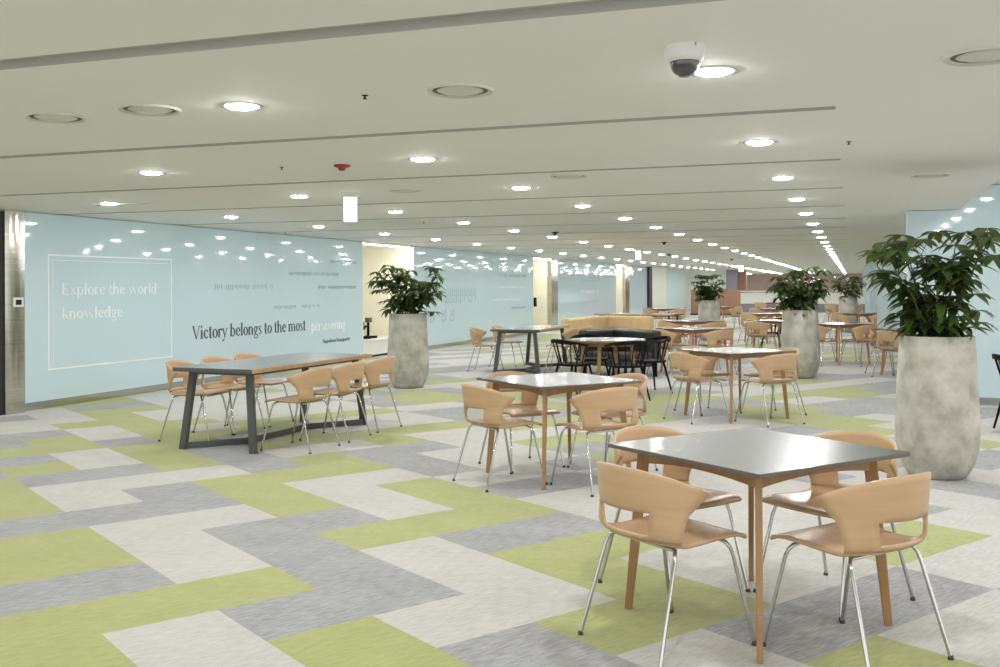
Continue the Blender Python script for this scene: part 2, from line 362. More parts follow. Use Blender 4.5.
m = MB(); m.box(-.03,-.08,1.0,6.63,.74,1.04); m.build('worktop', M['whitewall'], t)
m = MB(); m.box(-.03,.35,1.12,6.63,.6,1.15); m.build('shelf', M['white'], t)
for x in (.2,2.2,4.4,6.4):
    m = MB(); m.box(x-.02,.46,1.04,x+.02,.5,1.12); m.build('shelf_bracket', M['chrome'], t)

# ------------------------------------------------------------ RIGHT: a row of glass-clad columns
for k in range(5):
    y0 = 13.3 + 12.4*k
    x0 = .64 if k == 0 else .56
    top = CE - .005
    m = MB()
    # the cladding follows the sloped edge of the ceiling
    pr = [(x0,KH),(x0+1.12,KH),(x0+1.12,CE+.28),(1.53,CE+.28),(1.21,top),(x0,top)] if k == 0 else [(x0,KH),(x0+1.12,KH),(x0+1.12,CE+.28),(1.53,CE+.28),(1.21,top),(x0,top)]
    n = len(pr); d = .9
    m.add([(x,y0,z) for x,z in pr]+[(x,y0+d,z) for x,z in pr],
          [tuple(range(n)), tuple(range(n,2*n))[::-1]]+[(i,i+n,(i+1)%n+n,(i+1)%n) for i in range(n)])
    struct(m.build('wall_column', M['glass']))
    m = MB(); m.box(x0+.015,y0+.015,0,x0+1.105,y0+d-.015,KH); struct(m.build('baseboard_column', M['steel_mirror']))
    m = MB(); m.box(x0-.012,y0-.008,KH,x0,y0+.02,top); struct(m.build('trim_column', M['white']))
m = MB(); m.box(6.6,15,0,6.7,YB,CE+.29); struct(m.build('wall_right', M['whitewall']))
# steel frame seen at the right border of the first column
m = MB(); m.box(1.765,13.26,0,1.83,13.36,CE+.28); struct(m.build('trim_column', M['white']))

# ------------------------------------------------------------ LETTERING
def O(P, cx, cy, rx, ry, tx, ty, a0=0, a1=360, n=20):
    tx = min(tx*1.2, rx); ty = min(max(ty, .042), ry)
    pts = []
    for i in range(n+1):
        a = rad(a0+(a1-a0)*i/n); pts.append((cx+rx*math.cos(a), cy+ry*math.sin(a), cx+(rx-tx)*math.cos(a), cy+(ry-ty)*math.sin(a)))
    for p, q in zip(pts, pts[1:]): P.append([(p[0],p[1]),(q[0],q[1]),(q[2],q[3]),(p[2],p[3])])
def Rr(P, x0,y0,x1,y1): P.append([(x0,y0),(x1,y0),(x1,y1),(x0,y1)])
def Ln(P, x0,y0,x1,y1,w): P.append([(x0-w/2,y0),(x0+w/2,y0),(x1+w/2,y1),(x1-w/2,y1)])
def sf(P, x, y, w=.2): Rr(P, x-w/2, y-.012, x+w/2, y+.012)
ST = .125; HL = .035
def stem(P, x, y0, y1, foot=True, head=True):
    Rr(P, x-ST/2, y0, x+ST/2, y1)
    if foot: sf(P, x, y0+.012)
    if head: P.append([(x-.10,y1-.035),(x-ST/2,y1-.05),(x+ST/2,y1),(x+ST/2,y1+.01)])
def glyph(c):
    P = []; w = .5; X = .46; A = .70
    if c == ' ': return P, .25
    if c in 'VvW w'.replace(' ',''):
        h = .68 if c in 'VW' else X; s = 1 if c in 'VW' else .72
        def v(x):
            P.append([(x,h),(x+.11,h),(x+.11+.24*s,0),(x+.24*s+.04,0)]); P.append([(x+.24*s+.05,0),(x+.24*s+.09,0),(x+.58*s,h),(x+.55*s,h)])
            sf(P, x+.06, h-.012, .2); sf(P, x+.57*s, h-.012, .17)
        v(.02)
        if c in 'Ww': v(.02+.42*s); return P, 1.1*s
        return P, .66*s
    if c == 'E': stem(P,.12,0,.68,True,False); sf(P,.12,.668,.2); Rr(P,.12,.65,.5,.68); Rr(P,.12,.33,.4,.36); Rr(P,.12,0,.52,.03); Rr(P,.48,.55,.5,.68); Rr(P,.5,0,.52,.14); return P,.58
    if c == 'N': Rr(P,.1,0,.135,.68); Rr(P,.56,0,.595,.68); P.append([(.06,.68),(.17,.68),(.6,0),(.5,0)]); sf(P,.12,.012); sf(P,.57,.668); return P,.68
    if c == 'B': stem(P,.12,0,.68,True,False); sf(P,.12,.668,.2); O(P,.2,.51,.24,.17,.085,.03,-90,90); O(P,.2,.18,.28,.18,.09,.03,-90,90); Rr(P,.1,.65,.2,.68); Rr(P,.1,0,.2,.03); return P,.56
    if c == 'i': stem(P,.12,0,X); O(P,.12,.62,.055,.055,.055,.055); return P,.26
    if c == 'l': stem(P,.12,0,A); return P,.25
    if c == 'k': stem(P,.12,0,A); P.append([(.16,.2),(.2,.2),(.42,X),(.37,X)]); P.append([(.2,.26),(.28,.3),(.48,0),(.37,0)]); sf(P,.4,X-.012,.18); sf(P,.43,.012,.18); return P,.5
    if c in 'cea':
        if c == 'a':
            Rr(P,.3,0.02,.3+ST,.34); O(P,.22,.30,.165,.17,.05,.03,0,160); O(P,.19,.13,.15,.14,.085,.03,60,330); P.append([(.38,.02),(.45,.02),(.45,.05),(.38,.08)]); return P,.46
        O(P,.24,.23,.21,.24,.095,.028,40 if c=='c' else 8, 325)
        if c == 'e': Rr(P,.08,.24,.42,.272)
        else: O(P,.36,.36,.045,.045,.045,.045)
        return P,.46
    if c == 'o': O(P,.25,.23,.23,.24,.1,.025); return P,.5
    if c in 'bdpqg':
        if c == 'g':
            O(P,.22,.30,.17,.17,.08,.025); O(P,.24,-.1,.21,.12,.05,.03); P.append([(.12,.16),(.18,.16),(.3,.03),(.12,.03)]); Rr(P,.33,.4,.46,.44); return P,.47
        xs = .1 if c in 'bp' else .4
        if c in 'bd': stem(P,xs,0,A,c=='d')
        else: stem(P,xs,-.21,X)
        O(P,.27 if c in 'bp' else .23,.23,.21,.24,.09,.025, *( (-120,120) if c in 'bp' else (60,300))); return P,.52
    if c in 'nmhu':
        stem(P,.1,0,A if c=='h' else X)
        stem(P,.4,0,.3,True,False); O(P,.27,.29,.17,.18,.085,.04,0,140)
        if c == 'm': stem(P,.7,0,.3,True,False); O(P,.57,.29,.17,.18,.085,.04,0,140); return P,.83
        return P,.52
    if c == 'r': stem(P,.1,0,X); O(P,.27,.3,.16,.16,.05,.06,50,140); O(P,.34,.41,.05,.05,.05,.05); return P,.38
    if c == 't': stem(P,.13,.04,.6,False,True); Rr(P,.03,.43,.28,.46); O(P,.22,.08,.13,.1,.085,.03,180,320); return P,.31
    if c == 's': O(P,.18,.345,.13,.125,.05,.03,20,250); O(P,.18,.115,.14,.125,.05,.03,-160,70); P.append([(.07,.36),(.13,.37),(.31,.12),(.25,.1)]); return P,.37
    if c == 'x': P.append([(.02,X),(.12,X),(.46,0),(.36,0)]); P.append([(.05,0),(.09,0),(.43,X),(.39,X)]); sf(P,.07,X-.012); sf(P,.41,.012); return P,.48
    if c == 'y': P.append([(.02,X),(.12,X),(.29,0),(.22,0)]); P.append([(.1,-.21),(.14,-.21),(.45,X),(.41,X)]); sf(P,.08,X-.012,.18); sf(P,.42,X-.012,.15); O(P,.09,-.17,.05,.05,.05,.05); return P,.47
    if c == 'w': pass
    Rr(P,.1,0,.4,.4); return P,.5
def blocky(rr, n):
    # unreadable small syllable blocks, as faint on the glass as in the photograph
    words = []; out = []; x = 0
    for _ in range(n):
        if rr.random() < .2:
            x += .3
            if out: words.append(out); out = []
            continue
        P = []
        Rr(P, x+.02,.3,x+.24,.35); Rr(P, x+.1,.3,x+.15,.62); Rr(P, x+.36,.05,x+.41,.7)
        if rr.random() < .6: Rr(P, x+.05,.0,x+.34,.05); Rr(P,x+.05,0,x+.1,.22)
        if rr.random() < .5: Rr(P, x+.41,.4,x+.48,.44)
        out += P; x += .55
    if out: words.append(out)
    return words, x
def letter(words, tw, y0, y1, zb, h, mat, name, label, x=WX+.004):
    s = (y1-y0)/tw
    t = thing(name, label, 'lettering', (x,y0,zb)); x = 0
    for polys in words:
     m = MB()
     for p in polys:
        q = [(a*s, b*h) for a, b in p]
        ar = sum(q[i][0]*q[(i+1)%len(q)][1]-q[(i+1)%len(q)][0]*q[i][1] for i in range(len(q)))
        if ar < 0: q = q[::-1]
        n = len(q)
        m.add([(x,a,b) for a,b in q]+[(x-.004,a,b) for a,b in q], [tuple(range(n))]+[(i,i+n,(i+1)%n+n,(i+1)%n) for i in range(n)])
     m.build('word', mat, t)
    return t
def word(txt):
    words = []; out = []; x = 0
    for c in txt:
        P, w = glyph(c)
        if c == ' ': words.append(out); out = []
        out += [[(a+x,b) for a,b in p] for p in P]; x += w
    words.append(out)
    return words, x
def wtext(txt, y0, y1, zb, h, mat, label, name='wall_lettering'):
    P, tw = word(txt); return letter(P, tw, y0, y1, zb, h, mat, name, label)
wtext('Victory belongs to the most', 12.50, 15.76, .685, .29, M['ink'], 'large dark serif words Victory belongs to the most on blue glass')
wtext('persevering', 15.95, 17.25, .66, .27, M['inkwhite'], 'white serif word persevering following the dark sentence on the glass')
wtext('Napoleon Bonaparte', 16.36, 17.43, .42, .105, M['ink'], 'tiny dark signature line under the white word persevering')
wtext('Explore the world', 9.90, 11.7, 1.37, .21, M['inkwhite'], 'white serif words Explore the world inside the white outline')
wtext('knowledge', 9.90, 11.0, 1.07, .21, M['inkwhite'], 'white serif word knowledge below the words Explore the world')
m = MB(); X0 = WX+.004
for (a,b,c_,d_) in ((9.68,.455,12.03,.475),(9.68,1.845,12.03,1.865),(9.68,.475,9.70,1.845),(12.01,.475,12.03,1.845),(9.76,.54,9.768,1.79),(9.76,1.79,11.95,1.798)):
    m.box(WX, a, b, X0, c_, d_)
tag(m.build('wall_outline', M['inkwhite']), 'thin white rectangle outline on the blue glass near the steel pier', 'outline')
RB = random.Random(3)
for y0, y1, z, h, mat, lab, n in (
    (13.05,14.7,1.42,.12,'inkgrey','faint pale line of characters left of centre on the first glass panel',16),
    (15.2,17.0,1.66,.09,'inkmid','grey line of small characters below the top line of the first glass panel',26),
    (16.2,17.7,1.42,.085,'inkmid','grey line of small characters at the right edge of the first glass panel',22),
    (16.65,17.7,1.90,.085,'inkmid','topmost grey line of small characters at the right of the first glass panel',15),
    (14.7,16.25,1.08,.09,'inkgrey','faint line of small characters just above the dark sentence',22),
    (22.0,24.4,1.05,.55,'inkgrey','tall pale characters of the upper row on the second glass panel',9),
    (21.0,22.9,.62,.42,'inkgrey','tall pale characters of the lower row on the second glass panel',7),
    (26.2,28.6,1.72,.11,'inkmid','grey line of small characters high on the second glass panel',16),
    (25.3,28.6,1.40,.10,'inkwhite','white line of small characters on the second glass panel',22),
    (25.6,28.2,1.05,.10,'inkwhite','lower white line of small characters on the second glass panel',18),
    (27.2,28.5,.80,.10,'inkmid','short grey line of small characters low on the second glass panel',9),
    (34.6,37.9,1.62,.16,'inkgrey','grey line of characters high on the third glass panel',10),
    (35.0,37.6,1.20,.16,'inkwhite','white line of characters halfway up the third glass panel',8),
    (34.2,37.6,.80,.16,'inkgrey','grey line of characters low on the third glass panel',10)):
    P, tw = blocky(RB, n); letter(P, tw, y0, y1, z, h, M[mat], 'wall_lettering', lab)
t = thing('wall_thermostat', 'small white thermostat with dark screen on the steel pier', 'thermostat', (WX+.05,9.16,1.29))
m = MB(); m.box(0,-.075,-.055,.022,.075,.055); m.build('body', M['white'], t, bevel=.004)
m = MB(); m.box(.022,-.045,-.03,.025,.04,.03); m.build('screen', M['screen'], t)

# ------------------------------------------------------------ FURNITURE
def shell_pt(row, f):
    y, z, hw, R = row
    s_ = f*hw
    if R > 50: return (s_, y, z)
    return (R*math.sin(s_/R), y+R*(1-math.cos(s_/R)), z)
def make_chair(label):
    t = thing('plywood_chair', label, 'chair')
    NC = 16; fs = [-1+2*i/NC for i in range(NC+1)]
    seat_rows = [(.228,.432,.222,99),(.215,.444,.224,99),(.15,.452,.222,99),(.05,.447,.220,4),(-.05,.441,.222,1.4),(-.13,.441,.230,.75),(-.185,.446,.242,.52),(-.222,.46,.258,.42)]
    def strip(rows, topf=None, hole=None):
        m = MB(); vs = []; F = []
        for ri, r in enumerate(rows):
            for f in fs:
                p = shell_pt(r, f)
                if ri == 0 and topf is None:       # front edge bows forward a little
                    p = (p[0], p[1]+.012*(1-f*f), p[2])
                if topf and len(r) > 4: pass
                vs.append(p)
        for i in range(len(rows)-1):
            for k in range(NC):
                if hole and hole(i, (fs[k]+fs[k+1])/2): continue
                a = i*(NC+1)+k; F.append((a,a+1,a+NC+2,a+NC+1))
        m.add(vs, F, 0, True); return m
    strip(seat_rows).build('seat', M['seatply'], t, solid=.012)
    # backrest: straps beside the cut-out, then the flared wrap-around band
    base = [(-.222,.46,.258,.42),(-.240,.480,.268,.385),(-.247,.515,.280,.355),(-.252,.545,.291,.33),(-.256,.572,.302,.31)]
    rows = []
    for r in base: rows.append([shell_pt(r, f) for f in fs])
    NB = 7
    for q in range(1, NB+1):
        a = q/NB; rr = []
        for f in fs:
            hw = .302+(.398-.302)*a
            ztop = .745-.092*abs(f)**2.2
            s_ = f*hw; R = .310-.025*a
            z = .572+(ztop-.572)*a
            rr.append((R*math.sin(s_/R), -.256-.022*a+R*(1-math.cos(s_/R)), z))
        rows.append(rr)
    m = MB(); vs = [p for r in rows for p in r]; F = []
    for i in range(len(rows)-1):
        for k in range(NC):
            if 1 <= i <= 3 and abs((fs[k]+fs[k+1])/2) < .55: continue
            a = i*(NC+1)+k; F.append((a,a+1,a+NC+2,a+NC+1))
    m.add(vs, F, 0, True); m.build('backrest', M['ply'], t, solid=.012)
    m = MB(); r = .0085
    for y in (.135,-.125): m.tube([(-.165,y,.428 if y>0 else .422),(.165,y,.428 if y>0 else .422)], r)
    for x in (-.12,.12): m.tube([(x,.135,.428),(x,-.125,.424)], r*.8)
    m.build('seat_frame', M['chrome'], t)
    for sx in (-1,1):
        for sy in (1,-1):
            y0 = .135 if sy > 0 else -.125
            m = MB(); m.tube([(sx*.165,y0,.426),(sx*.188,y0+sy*.006,.421),(sx*.202,y0+sy*.018,.402),(sx*.208,y0+sy*.03,.37),(sx*.242,.245*sy if sy>0 else -.256,.02),(sx*.244,.248*sy if sy>0 else -.26,.004)], r, 8)
            lg = m.build('leg', M['chrome'], t)
            m = MB(); m.lathe([(.011,0),(.0115,.006),(.0095,.014),(.009,.018)], 10, (sx*.244,.246*sy if sy>0 else -.258,0)); m.build('rubber_foot', M['rubber'], lg)
    return t
def make_square_table(label, wood='oak'):
    t = thing('square_table', label, 'table')
    S = .455
    m = MB(); m.box(-S,-S,.7385,S,S,.7405); m.build('laminate_surface', M['laminate'], t)
    m = MB(); m.box(-S,-S,.722,S,S,.7385); m.build('tabletop', M['edge'], t, bevel=.003)
    a = .335
    for k in range(4):
        c, s_ = math.cos(k*PI/2), math.sin(k*PI/2); m = MB(); n = 10
        top = []; bot = []
        for i in range(n+1):
            x = -a+2*a*i/n; top.append((x,.722)); bot.append((x,.716-.036-.024*(abs(2*i/n-1))**2))
        poly = top+bot[::-1]; N = len(poly)
        vs = [(x*c+(a+.012)*s_, x*s_-(a+.012)*c, z) for x,z in poly]+[(x*c+(a-.010)*s_, x*s_-(a-.010)*c, z) for x,z in poly]
        F = [(i,(i+1)%N,(i+1)%N+N,i+N) for i in range(N)]
        for i in range(n):
            j = N-1-i; F.append((i,j,j-1,i+1)); F.append((i+N,i+1+N,j-1+N,j+N))
        m.add(vs, F); m.build('apron', M[wood], t)
    for sx in (-1,1):
        for sy in (-1,1):
            m = MB(); m.bar((sx*.338,sy*.338,.722),(sx*.390,sy*.390,0),.056,.034,.028,.024,up=(-sy,sx,0) if sx*sy>0 else (sy,-sx,0)); m.build('leg', M[wood], t, bevel=.004)
    return t
def make_long_table(label):
    t = thing('long_table', label, 'table')      # long side along y
    W, L = .43, 1.065
    m = MB(); m.box(-W+.012,-L,.738,W-.012,L,.7405); m.build('laminate_surface', M['laminate'], t)
    m = MB(); m.box(-W+.012,-L,.705,W-.012,L,.738); m.build('tabletop', M['dark_metal'], t)
    for sx in (-1,1):
        m = MB(); m.box(min(sx*W,sx*(W-.012)),-L,.705,max(sx*W,sx*(W-.012)),L,.7405); m.build('edge_band', M['edge_oak'], t)
    m = MB()
    for sx in (-1,1): m.bar((sx*.3,-.95,.69),(sx*.3,.95,.69),.03)
    for y in (-.93,0,.93): m.bar((-.3,y,.69),(.3,y,.69),.03)
    m.build('top_frame', M['dark_metal'], t)
    for sy in (-1,1):
        for sx in (-1,1):
            m = MB(); m.bar((sx*.30,sy*.93,.70),(sx*.375,sy*.985,0),.045,.045,.06,.06,up=(1,0,0)); m.build('leg', M['dark_metal'], t)
            m = MB(); m.bar((sx*.375,sy*.985,.03),(0,sy*.50,.03),.035,.035,.055,.055); m.build('foot_bar', M['dark_metal'], t)
    m = MB(); m.bar((0,-.51,.03),(0,.51,.03),.035,.035,.055,.055); m.build('stretcher', M['dark_metal'], t)
    return t
def make_spindle_chair(label):
    t = thing('spindle_chair', label, 'chair')
    m = MB(); n = 24; pr = []
    for i in range(n):
        a = 2*PI*i/n; e = .75
        c, s_ = math.cos(a), math.sin(a)
        pr.append((.225*math.copysign(abs(c)**e,c), .215*math.copysign(abs(s_)**e,s_)))
    m.prism(pr,.415,.445); m.build('seat', M['black'], t, bevel=.008)
    for sx in (-1,1):
        for sy in (-1,1):
            m = MB(); m.tube([(sx*.15,sy*.14,.42),(sx*.235,sy*.225,0)], [.017,.011], 8); m.build('leg', M['black'], t)
    m = MB(); pts = []
    for i in range(17):
        a = rad(-195+210*i/16); pts.append((.275*math.cos(a), -.02+.265*math.sin(a), .695+.055*max(0,-math.sin(a))))
    m.tube(pts, [.013]+[.017]*15+[.013], 8)
    m2 = MB()
    for i in range(4,12):          # deeper crest at the back
        p, q = pts[i], pts[i+1]; m.add([(p[0],p[1],p[2]-.035),(q[0],q[1],q[2]-.035),(q[0],q[1],q[2]+.012),(p[0],p[1],p[2]+.012),(p[0]*1.05,p[1]-.012,p[2]-.035),(q[0]*1.05,q[1]-.012,q[2]-.035),(q[0]*1.05,q[1]-.012,q[2]+.012),(p[0]*1.05,p[1]-.012,p[2]+.012)], [(0,1,2,3),(7,6,5,4),(0,4,5,1),(3,2,6,7)])
    m.build('top_rail', M['black'], t)
    for i in range(9):
        a = rad(-185+190*i/8); m = MB(); a2 = rad(-175+170*i/8)
        m.tube([(.20*math.cos(a2), -.0+.19*math.sin(a2), .44),(.272*math.cos(a), -.02+.262*math.sin(a), .70+.05*max(0,-math.sin(a)))], [.009,.007], 6)
        m.build('spindle', M['black'], t)
    return t
def make_round_table(label):
    t = thing('round_table', label, 'table')
    m = MB(); m.lathe([(.0001,.7385),(.50,.7385),(.505,.7395),(.0001,.741)], 48, smooth=False); m.build('laminate_surface', M['laminate'], t)
    m = MB(); m.lathe([(.0001,.712),(.48,.712),(.507,.728),(.507,.7385),(.0001,.7385)], 48, smooth=False); m.build('tabletop', M['edge_oak'], t)
    m = MB(); m.lathe([(.36,.712),(.36,.655),(.345,.655),(.345,.712)], 40, cap=False); m.build('apron', M['oak'], t)
    for k in range(4):
        a = PI/4+k*PI/2; m = MB(); m.tube([(.33*math.cos(a),.33*math.sin(a),.712),(.40*math.cos(a),.40*math.sin(a),0)], [.028,.016], 10); m.build('leg', M['oak'], t)
    return t

chair0 = make_chair('x'); stable0 = make_square_table('x'); rtable0 = make_square_table('x','redoak')
ltable0 = make_long_table('x'); bch0 = make_spindle_chair('x')
used = set()
def put(src, x, y, rz, label, group=None):
    if id(src) not in used:
        used.add(id(src)); src.location = (x,y,0); src.rotation_euler = (0,0,rz); src['label'] = label
        if group: src['group'] = group
        return src
    return dup(src, x and (x,y,0) or (x,y,0), rz, label, group)
JR = random.Random(8)
def chairs_round(cx, cy, ang, names, tname, group, d=.5, src=None, jit=.0):
    # names: one phrase per side k (k=0..3, side at ang+90k), None leaves the side empty
    for k, ph in enumerate(names):
        if ph is None: continue
        a = rad(ang+90*k); r = d+JR.uniform(-jit,jit); w = rad(JR.uniform(-6,6)) if jit else 0
        put(src or chair0, cx+r*math.cos(a), cy+r*math.sin(a), a+PI/2+w,
            'plywood chair at the %s, %s' % (tname, ph), group)
SIDES = ['on its far right side','on its far left side','on its near left side','on its near right side']

put(stable0, -.409, 4.522, rad(52), 'nearest square table with dark top and oak legs in the right foreground')
chairs_round(-.409, 4.522, 52.5, SIDES, 'nearest square table', 'chairs at the nearest table', .515)
put(stable0, -2.136, 7.41, rad(50.5), 'second square dark-topped table, left of and behind the nearest one')
chairs_round(-2.136, 7.41, 50.5, SIDES, 'second square table left of the nearest', 'chairs at the second table', .515)
put(stable0, -1.22, 11.32, rad(46), 'third square table, in front of the middle concrete planter')
chairs_round(-1.22, 11.32, 46, SIDES, 'square table before the middle planter', 'chairs at the third table', .53)
# long table by the wall
put(ltable0, -5.275, 8.555, rad(-2), 'long dark-topped table with steel frame near the lettered wall')
for y, nm in ((7.95,'nearest of the three'),(8.60,'middle of the three'),(9.28,'farthest of the three')):
    put(chair0, -4.70, y, PI/2+rad(JR.uniform(-4,4)), 'plywood chair on the right side of the lettered-wall long table, %s' % nm, 'chairs at the long table')
for y, nm, w in ((8.17,'nearest of the three',8),(8.71,'middle of the three',-4),(9.28,'farthest of the three',2)):
    put(chair0, -5.96, y, -PI/2+rad(w), 'plywood chair on the wall side of the lettered-wall long table, %s' % nm, 'chairs at the long table')
# second long table
put(ltable0, -5.28, 16.75, rad(2), 'second long dark table with steel frame, right of the left planter')
for x, y, rz, nm in ((-5.98,16.3,-PI/2+.1,'on the left side, nearer'),(-5.95,17.35,-PI/2,'on the left side, farther'),(-4.68,16.5,PI/2+.1,'on the right side, nearer'),(-4.66,17.4,PI/2,'on the right side, farther')):
    put(chair0, x, y, rz, 'plywood chair at the second long table, %s' % nm, 'chairs at the second long table')
# reddish square tables
FARS = [
 (-2.5,16.93,50,rtable0,'reddish table behind the third square table','square table with reddish legs just behind the third square table',.52),
 (-3.08,20.54,50,rtable0,'farther reddish table','square reddish table beyond the first reddish one, before the far left planter',.52),
 (-.26,19.62,48,rtable0,'table right of the middle planter','square reddish-legged table just right of the middle planter',.52),
 (.98,17.3,50,rtable0,'table behind the right planter','square table half hidden behind the large right planter',.55),
 (-1.38,21.1,52,rtable0,'table hidden behind the middle planter','square table mostly hidden behind the middle planter',.52),
 (.13,27.07,48,rtable0,'table before the farthest planter','square table in front of the far right planter',.52),
 (-2.05,26.3,50,rtable0,'reddish table left of the middle planter','reddish table seen left above the middle planter base',.52),
 (-2.35,32.03,50,rtable0,'far reddish table in the aisle','far reddish table in the open aisle before the counter',.52),
 (-4.1,34.3,50,rtable0,'far table right of the screen planter','small far table directly right of the far left planter',.52),
 (-5.6,31.5,50,rtable0,'far table left of the screen planter','small far table directly left of the far left planter',.52),
 (-.3,38.5,48,rtable0,'farthest table on the right','tiny farthest table on the right beside the columns',.52),
 (-3.2,43.0,50,rtable0,'farthest table in the middle','tiny farthest table in the middle before the serving counter',.52),
]
for x, y, a, src, nm, lab, d in FARS:
    put(src, x, y, rad(a), lab)
    chairs_round(x, y, a, SIDES, nm, 'chairs at the '+nm, d, jit=.04)
# round table with black spindle chairs
rt = make_round_table('round pale-topped table with oak legs among black spindle chairs'); rt.location = (-3.10,13.18,0); rt.rotation_euler = (0,0,.70)
def face(x, y, cx, cy): return math.atan2(cy-y, cx-x)-PI/2
for x, y, nm in ((-2.62,13.58,'right of the round table'),(-2.74,12.66,'on the near right of the round table'),(-3.45,12.74,'left of the round table'),(-3.46,13.72,'behind the round table on its far left')):
    put(bch0, x, y, face(x,y,-3.10,13.18), 'black wooden spindle chair %s' % nm, 'black spindle chairs at the round table')
put(bch0, -1.66, 22.3, rad(95), 'black spindle chair standing left of the middle planter')
put(bch0, 1.60, 11.02, rad(-80), 'black spindle chair cut off by the right edge of the photo')
# brown table beyond the sofas
t = put(ltable0, -5.2, 25.6, rad(80), 'dark long table standing beyond the tan sofa')

# ------------------------------------------------------------ SOFAS
def sofa(name, label, pts, zs, zb, mat, side, legz=.12, gap=.012):
    t = thing(name, label, 'sofa', (pts[0][0],pts[0][1],0)); ox, oy = pts[0]
    for i, (p, q) in enumerate(zip(pts, pts[1:])):
        p = Vector((p[0]-ox,p[1]-oy)); q = Vector((q[0]-ox,q[1]-oy)); d = (q-p); L = d.length; d.normalize(); n = Vector((-d.y,d.x))*side
        def slab(a0, a1, b0, b1, z0, z1, nm, bev):
            m = MB(); P = [p+d*a0+n*b0, p+d*a1+n*b0, p+d*a1+n*b1, p+d*a0+n*b1]
            ar = sum(P[k].x*P[(k+1)%4].y-P[(k+1)%4].x*P[k].y for k in range(4))
            if ar < 0: P = P[::-1]
            m.prism([(v.x,v.y) for v in P], z0, z1); m.build(nm, mat if nm != 'leg' else M['black'], t, bevel=bev, seg=3)
        slab(gap, L-gap, 0, .16, legz+.05, zb, 'backrest', .05)
        slab(gap, L-gap, .16, .72, legz, zs-.12, 'seat_base', .01)
        slab(gap*2, L-gap*2, .165, .74, zs-.12, zs, 'seat_cushion', .04)
        for a in (.08, L-.12):
            for b in (.05, .64): slab(a, a+.04, b, b+.04, 0, legz+.05, 'leg', .004)
    return t
sofa('corner_sofa', 'tan leather corner sofa with high back beyond the black sofa', [(-5.5,19.3),(-5.45,20.6),(-5.2,21.9),(-4.0,21.45)], .42, .80, M['tan'], -1)
sofa('corner_sofa', 'low black leather sofa behind the round table', [(-4.25,15.9),(-3.85,16.85),(-2.85,15.95)], .40, .74, M['blackleather'], -1, legz=.17)

# ------------------------------------------------------------ PLANTERS
def planter(loc, label, seed, R, Hh, ncl, stems, scale=1., leaf=.13, squash=1.):
    rr = random.Random(seed)
    t = thing('potted_plant', label, 'plant', loc, rr.uniform(0,6))
    m = MB()
    m.lathe([(.175,0),(.205,.012),(.238,.06),(.270,.13),(.290,.21),(.299,.30),(.300,.40),(.294,.55),(.284,.75),(.272,.95),(.265,1.062),(.255,1.066),(.240,1.062),(.236,.99)], 56)
    m.build('concrete_pot', M['concrete'], t)
    m = MB(); m.lathe([(.0001,1.0),(.238,.99)], 24); m.build('soil', M['soil'], t)
    LF = MB(); tips = []
    for s_ in range(stems):
        a = 2*PI*s_/stems+rr.uniform(-.3,.3); r0 = rr.uniform(.02,.13); lean = rr.uniform(.15,.9)*R
        top = rr.uniform(.45,.95)*Hh
        pts = []
        for i in range(7):
            q = i/6; pts.append(Vector((math.cos(a)*(r0+lean*q**1.4)+rr.uniform(-.01,.01), math.sin(a)*(r0+lean*q**1.4)+rr.uniform(-.01,.01), .99+top*q)))
        m = MB(); m.tube(pts, [.011-.0012*i for i in range(7)], 6); st = m.build('stem', M['stem'], t)
        tips.append((pts, a))
    def leaflet(p, d, L, wd, droop):
        d = d.normalized(); up = Vector((0,0,1)); sd = d.cross(up)
        if sd.length < .05: sd = Vector((1,0,0))
        sd.normalize(); nr = sd.cross(d).normalized()
        prof = [(0,.06),(.18,.55),(.42,1.),(.66,.88),(.86,.45),(1.,.02)]
        vs = []
        for q, w in prof:
            c = p + d*L*q - up*droop*L*q*q
            vs += [c - sd*w*wd/2 + nr*w*wd*.16, c, c + sd*w*wd/2 + nr*w*wd*.16]
        F = []
        for i in range(len(prof)-1):
            a = i*3; F += [(a,a+1,a+4,a+3),(a+1,a+2,a+5,a+4)]
        LF.add(vs, F, 0, True)
    PT = MB()
    for k in range(ncl):
        pts, a = tips[k % len(tips)]
        q = 1 if k < len(tips)*2 else rr.uniform(.12,1.)
        i = min(5, int(q*6)); base = pts[i].lerp(pts[i+1], q*6-i)
        aa = rr.uniform(0,2*PI); el = rr.uniform(-.15,1.1) if q < .98 else rr.uniform(.2,1.3)
        pl = rr.uniform(.10,.26)*scale
        dirn = Vector((math.cos(aa)*math.cos(el), math.sin(aa)*math.cos(el), math.sin(el)))
        tip = base + dirn*pl
        hr = math.hypot(tip.x, tip.y)
        lim = R*(.62+.42*min(1,(tip.z-.99)/Hh))
        if hr > lim: tip.x *= lim/hr; tip.y *= lim/hr
        if tip.z < 1.03: tip.z = 1.03+rr.uniform(0,.1)
        if tip.z > 1.0+Hh: tip.z = 1.0+Hh-rr.uniform(0,.08)
        PT.tube([base, base.lerp(tip,.5)+Vector((0,0,.012)), tip], .0028, 4)
        n = rr.choice((5,6,6,7)); tilt = Vector((math.cos(aa),math.sin(aa),0))
        for j in range(n):
            b = aa + (j-(n-1)/2)*2*PI/(n+.6)
            dd = Vector((math.cos(b), math.sin(b), rr.uniform(-.25,.12)))
            L = leaf*rr.uniform(.8,1.2)*(1.1-.25*abs(j-(n-1)/2)/n)
            leaflet(tip, dd, L, L*rr.uniform(.34,.42), rr.uniform(.15,.6))
    LF.build('foliage', M['leaf'], t); PT.build('leaf_stalks', M['stem'], t)
    return t
planter((.60,8.29,0), 'large concrete planter with dark bushy plant in the right foreground', 4, .45, .86, 108, 11, leaf=.16)
